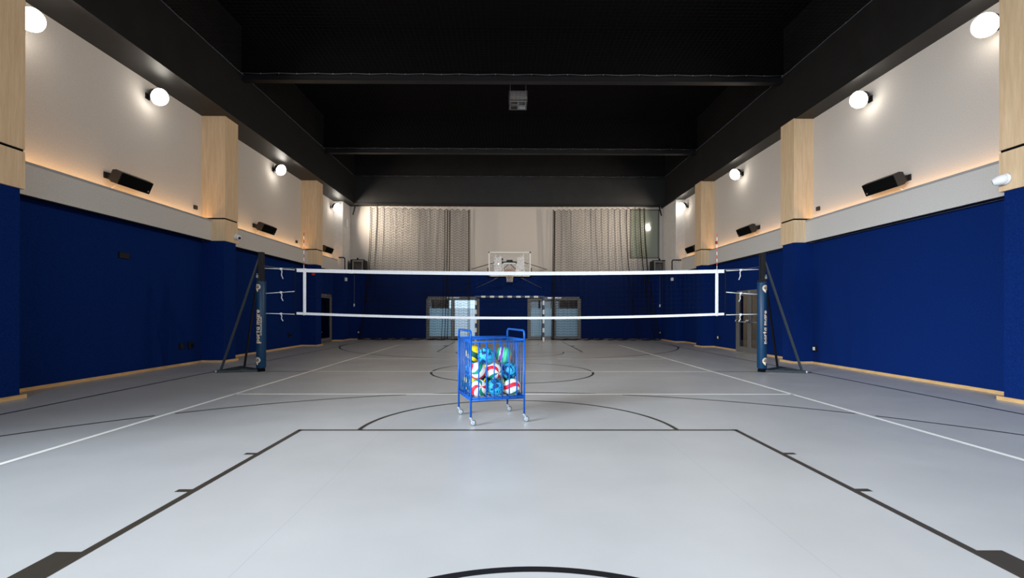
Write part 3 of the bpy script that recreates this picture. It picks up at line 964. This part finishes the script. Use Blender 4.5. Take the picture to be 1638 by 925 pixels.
for k in (1, 2, 3): g.rod((-hx, -hy+2*hy*k/4, ZB-.0), (hx, -hy+2*hy*k/4, ZB-.0), .007, 8)
g.build('floor_grid', M['cart_blue'], cart)
for sx in (-1, 1):
    for sy in (-1, 1):
        cs = bpy.data.objects.new('castor', None); C.objects.link(cs); cs.parent = cart; cs.location = (sx*hx, sy*hy, 0); cs.rotation_euler = (0, 0, -CA + (.0 if sy < 0 else .1))
        # as a real part: the fork is the mesh, wheel is its child
        bpy.data.objects.remove(cs)
        th = -CA + (.05 if sx > 0 else -.05)
        dx, dy = math.cos(th)*.026, math.sin(th)*.026
        px, py = sx*hx, sy*hy
        ax = Vector((-math.sin(th), math.cos(th), 0))
        wc = Vector((px+dx, py+dy, .035))
        g = MB(); g.lathe([(.016, .082), (.022, .086), (.022, .094), (.014, .10)], 14, Matrix.Translation((px, py, 0)))
        for q in (-1, 1):
            o1 = ax*q*.014
            g.add([Vector((px, py, .086))+o1+Vector((-dx*.35, -dy*.35, 0)), Vector((px, py, .086))+o1+Vector((dx*.45, dy*.45, 0)), wc+o1+Vector((dx*.22, dy*.22, .004)), wc+o1-Vector((dx*.35, dy*.35, .004)),
                   Vector((px, py, .086))+o1*1.2+Vector((-dx*.35, -dy*.35, 0)), Vector((px, py, .086))+o1*1.2+Vector((dx*.45, dy*.45, 0)), wc+o1*1.2+Vector((dx*.22, dy*.22, .004)), wc+o1*1.2-Vector((dx*.35, dy*.35, .004))],
                  [(0,1,2,3), (7,6,5,4), (0,4,5,1), (1,5,6,2), (2,6,7,3), (3,7,4,0)])
        f_ = g.build('castor', M['chrome'], cart)
        q = Matrix.Translation(wc) @ ax.to_track_quat('Z', 'Y').to_matrix().to_4x4()
        g = MB(); g.lathe([(.026, -.010), (.033, -.009), (.035, -.004), (.035, .004), (.033, .009), (.026, .010)], 24, q); g.build('wheel', M['rubber'], f_)
        g = MB(); g.lathe([(.008, -.0125), (.024, -.0115), (.0255, -.011), (.0255, .011), (.024, .0115), (.008, .0125)], 20, q); g.build('wheel_hub', M['chrome'], f_)

# balls -------------------------------------------------------------
BRAD = .103
def ball_tex(name, kind, seed=0):
    m = mat(name, (.8,.8,.8), .5, spec=.3)
    bs = m.node_tree.nodes['Principled BSDF']
    v = coords(m)
    def mt(op, a, b_=None, c_=None):
        k = N(m, 'ShaderNodeMath', operation=op)
        for i, q in enumerate((a, b_, c_)):
            if q is None: continue
            if isinstance(q, (int, float)): k.inputs[i].default_value = q
            else: L(m, q, k.inputs[i])
        return k.outputs[0]
    sp = N(m, 'ShaderNodeSeparateXYZ'); L(m, v, sp.inputs[0])
    rp = N(m, 'ShaderNodeValToRGB'); cr = rp.color_ramp; cr.interpolation = 'CONSTANT'
    def setr(st):
        while len(cr.elements) > 1: cr.elements.remove(cr.elements[-1])
        cr.elements[0].position = st[0][0]; cr.elements[0].color = (*st[0][1], 1)
        for p, c in st[1:]:
            e = cr.elements.new(p); e.color = (*c, 1)
    if kind == 'swirl':
        W_, Rd, Gr = (.80,.80,.80), (.72,.012,.035), (.0,.26,.19)
        ang = mt('ARCTAN2', sp.outputs[1], sp.outputs[0])
        tw = mt('MULTIPLY', sp.outputs[2], 3.0)
        fr = mt('FRACT', mt('ADD', mt('ADD', mt('MULTIPLY', ang, 2/(2*PI)), tw), 8.0 + seed))
        setr([(0, W_), (.28, Rd), (.50, W_), (.80, Gr)])
        L(m, fr, rp.inputs[0])
    elif kind == 'stripe':
        Ye, Dg = (.80,.62,.02), (.0,.075,.06)
        fr = mt('FRACT', mt('ADD', mt('MULTIPLY', mt('ADD', sp.outputs[2], mt('MULTIPLY', mt('ABSOLUTE', sp.outputs[0]), .2)), 9.0), .36))
        setr([(0, Ye), (.48, Dg)])
        L(m, fr, rp.inputs[0])
    elif kind == 'marble':
        vo = N(m, 'ShaderNodeTexVoronoi'); vo.inputs['Scale'].default_value = 15
        ns = N(m, 'ShaderNodeTexNoise'); ns.inputs['Scale'].default_value = 10; ns.inputs['Distortion'].default_value = 1.4; ns.inputs['Detail'].default_value = 2
        ad = N(m, 'ShaderNodeVectorMath', operation='ADD'); ad.inputs[1].default_value = (seed*3.1, seed*1.7, 0)
        L(m, v, ad.inputs[0]); L(m, ad.outputs[0], ns.inputs['Vector'])
        L(m, ns.outputs['Fac'], rp.inputs[0])
        B1, B2, Nv, G_ = (.01,.30,.62), (.05,.45,.72), (.006,.03,.14), (.02,.45,.28)
        setr([(0, Nv), (.38, Nv), (.42, (.0,.16,.34)), (.45, B1), (.52, B2), (.585, B1), (.605, G_), (.625, B1), (.655, Nv)])
    else:
        ns = N(m, 'ShaderNodeTexNoise'); ns.inputs['Scale'].default_value = 12; ns.inputs['Detail'].default_value = 2
        L(m, v, ns.inputs['Vector'])
        a = mt('ADD', mt('ADD', mt('MULTIPLY', sp.outputs[0], 4.4), .5), mt('MULTIPLY', mt('SUBTRACT', ns.outputs['Fac'], .5), .18))
        L(m, a, rp.inputs[0])
        G1, G2, Pu, Lt, Bl, Or = (.02,.50,.25), (.12,.66,.38), (.36,.05,.42), (.55,.60,.62), (.10,.38,.68), (.80,.16,.02)
        setr([(0, Bl), (.10, G1), (.22, Lt), (.27, Pu), (.38, Lt), (.41, G1), (.50, G2), (.62, G1), (.68, Bl), (.80, G1), (.86, Or), (.93, Bl)])
    L(m, rp.outputs[0], bs.inputs['Base Color'])
    # panel grooves
    wv = N(m, 'ShaderNodeTexNoise'); wv.inputs['Scale'].default_value = 260
    L(m, v, wv.inputs['Vector'])
    bp = N(m, 'ShaderNodeBump'); bp.inputs['Strength'].default_value = .15; bp.inputs['Distance'].default_value = .001
    L(m, wv.outputs[0], bp.inputs['Height']); L(m, bp.outputs[0], bs.inputs['Normal'])
    return m
g = MB(); g.sphere((0, 0, 0), BRAD, 40, 24)
ball_me = None
mats_b = {'sw0': ball_tex('white ball with red and green swirls', 'swirl', 0), 'sw1': ball_tex('white ball with red and green swirls b', 'swirl', .37),
          'st': ball_tex('yellow and green ball', 'stripe'), 'mb0': ball_tex('blue marbled ball', 'marble', 0), 'mb1': ball_tex('blue marbled ball b', 'marble', 1), 'mb2': ball_tex('blue marbled ball c', 'marble', 2.3),
          'gp': ball_tex('green and purple ball', 'brush')}
BALLS = [
    (-.3194, 5.6931, .4125, 'sw0', (1.2, .5, .2), 'white ball with red and green swirls, bottom layer, front left corner of the cart'),
    (-.1214, 5.7567, .4125, 'mb0', (.3, .2, .9), 'blue marbled ball, bottom layer, between the two swirled front corner balls'),
    (.0766, 5.8202, .4125, 'sw1', (1.9, .3, 1.4), 'white ball with red and green swirls, bottom layer, front right corner of the cart'),
    (-.3391, 5.7636, .6065, 'sw1', (1.4, -.7, 2.5), 'white ball with red and green swirls, middle layer, front left'),
    (-.1464, 5.8419, .5991, 'sw0', (1.3, .9, 3.6), 'white ball with red and green swirls, middle layer, front centre'),
    (.0448, 5.9195, .5912, 'mb1', (.9, .4, 2.0), 'blue marbled ball, middle layer, front right side of the cart'),
    (-.3931, 5.9284, .7973, 'st', (.55, .5, .4), 'yellow and dark green striped ball on top of the pile at left'),
    (-.2324, 5.7958, .7836, 'mb2', (.1, .3, 1.0), 'blue marbled ball on top of the pile, beside the yellow and green one'),
    (-.0248, 5.9051, .7866, 'gp', (.1, .25, .1), 'green ball with purple and pale stripes on top of the pile at right'),
    (-.3869, 5.8901, .4125, 'st', (.9, .4, .1), 'yellow and green striped ball, bottom layer, against the left side bars'),
    (-.1882, 5.9540, .4125, 'st', (1.5, .4, .8), 'yellow and green striped ball, bottom layer, in the very middle of the cart'),
    (.0118, 6.0214, .4125, 'st', (.5, 1.4, .2), 'yellow and green striped ball, bottom layer, against the right side bars'),
    (-.4056, 5.9951, .5912, 'mb0', (1.2, .2, .4), 'blue marbled ball, middle layer, behind the left side bars'),
    (-.1905, 6.0644, .5890, 'st', (.5, .8, 1.4), 'yellow and green striped ball, middle layer, behind the swirled ones'),
    (-.4516, 6.0918, .4125, 'st', (.2, 1.1, .3), 'yellow and green striped ball, bottom layer, back left corner of the cart'),
    (-.2529, 6.1556, .4125, 'mb1', (.2, 1.1, .3), 'blue marbled ball, bottom layer, middle of the back row'),
    (-.0517, 6.2201, .4125, 'sw0', (.2, 1.1, .3), 'white ball with red and green swirls, bottom layer, back right corner'),
]
for (x, y, z, mk, rot, lb) in BALLS:
    g = MB(); g.sphere((0, 0, 0), BRAD, 40, 24)
    o = g.build('volleyball', mats_b[mk]); o.location = (x, y, z); o.rotation_euler = rot
    tag(o, lb, 'volleyball', 'volleyballs in the blue cart')

# ------------------------------------------------------------------ basketball backboard on the far wall
BX, BY = .168, 20.4
hoop = empty('basketball_hoop', (BX, BY, 2.85)); tag(hoop, 'glass basketball backboard with orange rim standing out from the back wall', 'basketball hoop')
g = MB(); g.box(-.89, .89, .0, .012, .01, 1.05); g.build('glass_board', M['board_glass'], hoop)
g = MB()
for r in ((-.9, .9, 1.0, 1.055), (-.9, -.845, .0, 1.055), (.845, .9, .0, 1.055), (-.9, .9, 0, .05)): g.box(r[0], r[1], -.012, .03, r[2], r[3])
g.build('board_border', M['white_paint'], hoop)
g = MB()
for r in ((-.305, .305, .54, .59), (-.305, -.255, .15, .59), (.255, .305, .15, .59), (-.305, .305, .15, .2)): g.box(r[0], r[1], -.006, .0, r[2], r[3])
g.build('target_square', M['white_paint'], hoop)
g = MB(); g.box(-.94, .94, -.03, .05, -.05, .0); g.box(-.94, -.9, -.03, .05, -.05, .37); g.box(.9, .94, -.03, .05, -.05, .37)
g.build('edge_padding', M['black_matte'], hoop, bevel=.012)
g = MB(); ring = [(.228*math.cos(2*PI*k/32), -.40 + .228*math.sin(2*PI*k/32), .18) for k in range(32)]
g.tube(ring, .011, 8, closed=True); rim = g.build('rim', M['orange'], hoop)
g = MB(); g.box(-.12, .12, -.02, -.008, .02, .20); g.add([(-.11,-.01,.20),(.11,-.01,.20),(.14,-.20,.185),(-.14,-.20,.185),(-.09,-.01,.12),(.09,-.01,.12),(.12,-.20,.145),(-.12,-.20,.145)], [(0,1,2,3),(7,6,5,4),(0,3,7,4),(1,5,6,2),(2,6,7,3),(0,4,5,1)]); g.build('rim_bracket', M['orange'], rim)
g = MB()
levels = [(.228, .15), (.20, .07), (.165, -.01), (.135, -.10), (.118, -.19), (.12, -.27)]
for k in range(12):
    for d_ in (-1, 1):
        pts = []
        for i, (r_, z_) in enumerate(levels):
            a = 2*PI*(k + d_*.5*i)/12
            pts.append((r_*math.cos(a), -.40 + r_*math.sin(a), z_+.015))
        g.tube(pts, .007, 5, smooth=False)
g.build('hoop_net', M['beige_net'], hoop)
g = MB()
for x in (-.60, .60): g.rod((x, .06, .0), (x, .06, 1.02), .012, 8)
g.build('rear_upright', M['white_paint'], hoop)
g = MB(); g.bar((-.36, .1, .63), (.36, .1, .63), .05, .05); g.box(-.13, .13, .05, .20, .56, .72); g.box(-.36, -.28, .06, .14, .70, .78)
g.build('adjuster', M['black'], hoop)
g = MB()
for x in (-.5, .5):
    g.rod((x*.4, .12, .60), (x*1.4, YB-BY-.04, .75), .03, 8); g.rod((x*.4, .12, .10), (x*1.4, YB-BY-.04, .10), .03, 8)
for s in (-1, 1):
    g.rod((s*.60, .10, .62), (s*1.82, YB-BY-.02, .56), .02, 8); g.rod((s*.3, .14, .05), (s*1.6, YB-BY-.02, -.35), .010, 8)
    g.rod((s*.05, .3, .55), (s*.55, 1.3, .18), .02, 8)
g.build('wall_arm', M['grey_alu'], hoop)
# crumpled film hanging on the board
def film(x0, x1, z0, z1, lb, flip):
    g = MB(); nx, nz = 10, 18
    vs = []; fs = []
    rnd = random.Random(3 + int(flip))
    for j in range(nz+1):
        for i in range(nx+1):
            t = j/nz
            fl = 1 + .35*(1-t)**3
            x = (x0+x1)/2 + ((x0+(x1-x0)*i/nx) - (x0+x1)/2)*fl
            vs.append((x + rnd.uniform(-.012, .012), BY-.05 + rnd.uniform(-.035, .035), z0 + (z1-z0)*t + (rnd.uniform(-.02, .10) if j == nz else 0) + rnd.uniform(-.01, .01)))
    for j in range(nz):
        for i in range(nx):
            a = j*(nx+1)+i; fs.append((a, a+1, a+nx+2)); fs.append((a, a+nx+2, a+nx+1))
    g.add(vs, fs)
    o = g.build('plastic_film', M['foil'])
    sol = o.modifiers.new('thickness', 'SOLIDIFY'); sol.thickness = .002
    tag(o, lb, 'plastic film')
film(BX-.64, BX-.34, 2.93, 3.62, 'crumpled clear plastic film on the left half of the basketball backboard', 0)
film(BX+.31, BX+.62, 2.93, 3.62, 'crumpled clear plastic film on the right half of the basketball backboard', 1)

# ------------------------------------------------------------------ goal
GX, GY = .185, 21.85
goal = empty('handball_goal', (GX, GY, 0)); tag(goal, 'blue and white striped handball goal in front of the back wall', 'goal')
def striped(a, c, starts, ln, name):
    """square post; white segments at given distances"""
    a, c = Vector(a), Vector(c); t = (c-a).normalized()
    g = MB(); g.bar(a, c, .08, .08); p = g.build(name, M['blue_paint'], goal, bevel=.006)
    for st in starts:
        g = MB(); g.bar(a+t*st, a+t*(st+ln), .083, .083); g.build('white_stripe', M['white_paint'], p)
for s in (-1, 1):
    striped((s*1.54, 0, 0), (s*1.54, 0, 2.08), [.0, .42, .83, 1.25, 1.66], .2, 'post')
striped((-1.5, 0, 2.04), (1.5, 0, 2.04), [.2+.4*k for k in range(7)], .2, 'crossbar')
g = MB()
for s in (-1, 1):
    g.tube([(s*1.54, .04, 2.03), (s*1.54, .55, 2.0), (s*1.54, .80, 1.0), (s*1.54, 1.0, .03), (s*1.54, .04, .03)], .016, 8)
g.rod((-1.54, 1.0, .03), (1.54, 1.0, .03), .016)
g.build('back_frame', M['brace'], goal)
g = MB()
def gn(x, t):  # net surface from crossbar back and down
    pts = [(.04, 2.0), (.5, 1.97), (.74, 1.0), (.95, .03)]
    u = t*3; i = min(2, int(u)); f = u-i
    return (x, pts[i][0]+(pts[i+1][0]-pts[i][0])*f, pts[i][1]+(pts[i+1][1]-pts[i][1])*f)
for k in range(31):
    x = -1.5+.1*k; g.tube([gn(x, t/6) for t in range(7)], .0028, 3, smooth=False)
for k in range(1, 26):
    g.rod(gn(-1.5, k/26), gn(1.5, k/26), .0028, 3, smooth=False)
for s in (-1, 1):
    for k in range(1, 20):
        z = .1*k; y = .95 - .23*z if z < 1 else .74-.24*(z-1)
        g.rod((s*1.52, .04, z), (s*1.52, y, z), .0028, 3, smooth=False)
    for k in range(1, 9): g.rod((s*1.52, .1*k, .03), (s*1.52, .1*k, 1.95 if k < 6 else 1.7-(k-6)*.65), .0028, 3, smooth=False)
g.build('goal_net', M['black_net'], goal)

# ------------------------------------------------------------------ hanging divider nets in front of the back wall
def curtain(xt0, xt1, xb0, xb1, z1a, z1b, label, seed, bunch):
    rnd = random.Random(seed)
    root = empty('divider_net', ((xt0+xt1)/2, 22.95, 0)); tag(root, label, 'net curtain', 'black divider nets gathered in front of the back wall')
    ox = (xt0+xt1)/2
    nh = 17
    def P(u, z):   # u in 0..1 across
        t = (1 - z/6.3)**2
        x = (xt0 + (xt1-xt0)*u)*(1-t) + (xb0 + (xb1-xb0)*u)*t
        ph = u*nh*2*PI
        y = .045*math.sin(ph) + .03*math.sin(u*23+z*.6)
        tri = abs(((u*nh) % 1) - .5)*2        # 1 at hooks
        dz = -.12*(1-tri)*(.25 + .75*z/6.3)
        return (x - ox, y, z + dz)
    ztop_ = lambda u: z1a + (z1b-z1a)*u
    g = MB()
    nhor = 50; segs = nh*4
    for j in range(nhor+1):
        f = j/nhor
        pts = [P(i/segs, .06 + (ztop_(i/segs)-.06)*f) for i in range(segs+1)]
        pts = [(p[0], p[1], max(p[2], .02)) for p in pts]
        g.tube(pts, (.0068 if j < nhor else .011), 3, smooth=False)
    nv = nh*4
    for i in range(nv+1):
        u = i/nv
        pts = [P(u, .04 + (ztop_(u)-.04)*k/7) for k in range(8)]
        pts = [(p[0], p[1], max(p[2], .02)) for p in pts]
        r_ = .0052
        g.tube(pts, r_, 3, smooth=False)
    g.build('netting', M['black_net'], root)
    for u in (0, .012, 1, .988) + tuple(bunch):
        g = MB()
        pts = [P(u, .04 + (ztop_(u)-.04)*k/7) for k in range(8)]
        g.tube([(p[0], p[1]-.01, max(p[2], .03)) for p in pts], .016, 5)
        g.build('gathered_fold', M['black_net'], root)
    g = MB()
    for i in range(nh+1):
        u = i/nh; p = P(u, ztop_(u)); g.tube([(p[0], p[1], p[2]), (p[0], p[1]-.015, p[2]+.03), (p[0], 0, 6.40)], .006, 4)
    g.build('hook', M['rope'], root)
    g = MB(); pts = []; rs = []
    for i in range(60):
        u = i/59; pts.append((xb0 + (xb1-xb0)*u - ox, -.06 + .05*math.sin(u*31+seed), .035 + .012*math.sin(u*57))); rs.append(.028 + .014*math.sin(u*43+seed)*math.sin(u*17))
    g.tube(pts, .03, 7, rs=rs); g.build('hem', M['black_net'], root)
curtain(-6.45, -1.72, -7.05, -1.72, 6.36, 6.25, 'black divider net gathered left of the basketball hoop', 1, (.75, .775, .80))
curtain(2.27, 6.66, 2.20, 7.45, 6.25, 6.37, 'black divider net gathered right of the basketball hoop', 2, (.02, .80, .95))
# track with angled end stays
g = MB(); root = empty('curtain_track', (0, 22.92, 6.41)); tag(root, 'black steel track under the end beam that carries the divider nets', 'curtain track')
g.box(-7.1, 7.3, -.025, .025, 0, .03); g.build('rail', M['black'], root)
g = MB()
for s, x in ((-1, -7.15), (1, 7.32)):
    g.bar((x, -.05, 0), (x+s*.10, -.1, -.46), .05, .05); g.bar((x-s*.4, -.3, .0), (x+s*.15, -.3, .0), .05, .04); 
g.build('end_stay', M['black'], root)

# ------------------------------------------------------------------ ceiling net and unit above it
cn = empty('ceiling_net', (0, 0, ZN)); tag(cn, 'black ball stop net stretched under the whole black ceiling', 'ceiling net')
g = MB()
x = BL + .1
while x < BR:
    g.bar((x, YF, 0), (x, 22.6, 0), .004, .004); x += .12
y = 0.0
while y < 22.6:
    g.bar((BL, y, 0), (BR, y, 0), .004, .004); y += .12
g.build('netting', M['ceiling_net'], cn)
g = MB()
for yb in (12.93, 18.78, 22.58):
    n = 30
    pts = [(BL + .05 + (BR-BL-.1)*i/n, yb, .012*math.cos(i*PI)) for i in range(n+1)]
    g.tube(pts, .007, 5)
for xx in (BL+.02, BR-.02):
    n = 60; g.tube([(xx, YF + (22.6-YF)*i/n, -.012*abs(math.sin(i*PI/2))) for i in range(n+1)], .008, 5)
g.build('edge_rope', M['rubber'], cn)
g = MB()
for yb in (12.93, 18.78, 22.58):
    for i in range(31): g.sphere((BL + .05 + (BR-BL-.1)*i/30, yb, -.0), .012, 6, 4)
for xx in (BL+.02, BR-.02):
    for i in range(60): g.sphere((xx, (22.6)*i/60, 0), .011, 6, 4)
g.build('ring', M['chrome'], cn)

ac = empty('ceiling_unit', (.385, 15.3, 7.92)); tag(ac, 'small grey ceiling unit with two grilles above the ceiling net', 'ceiling unit')
g = MB(); g.box(-.29, .29, -.38, .36, 0, .03); g.box(-.29, .29, -.38, -.34, 0, .30); g.box(-.29, .29, .32, .36, 0, .3); g.box(-.29, -.25, -.38, .36, 0, .3); g.box(.25, .29, -.38, .36, 0, .3)
g.build('casing', M['fixture'], ac, bevel=.01)
for (xa, m_) in ((-.23, 'fixture'), (.02, 'fixture_white')):
    g = MB(); g.box(xa, xa+.21, -.25, .28, -.006, -.001); f_ = g.build('grille_panel', M['black_matte'], ac)
    g = MB()
    for k in range(5): g.box(xa+.01+k*.045, xa+.02+k*.045, -.25, .28, -.012, -.004)
    g.box(xa, xa+.21, -.02, .03, -.012, -.004); g.box(xa, xa+.21, .08, .24, -.012, -.004) if m_ == 'fixture_white' else g.box(xa, xa+.21, -.14, -.06, -.012, -.004)
    g.build('grille_bar', M[m_], f_)
g = MB()
for xx in (-.25, .25): g.rod((xx, 0, .2), (xx, 0, 1.08), .008)
g.build('hanger_rod', M['steel'], ac)
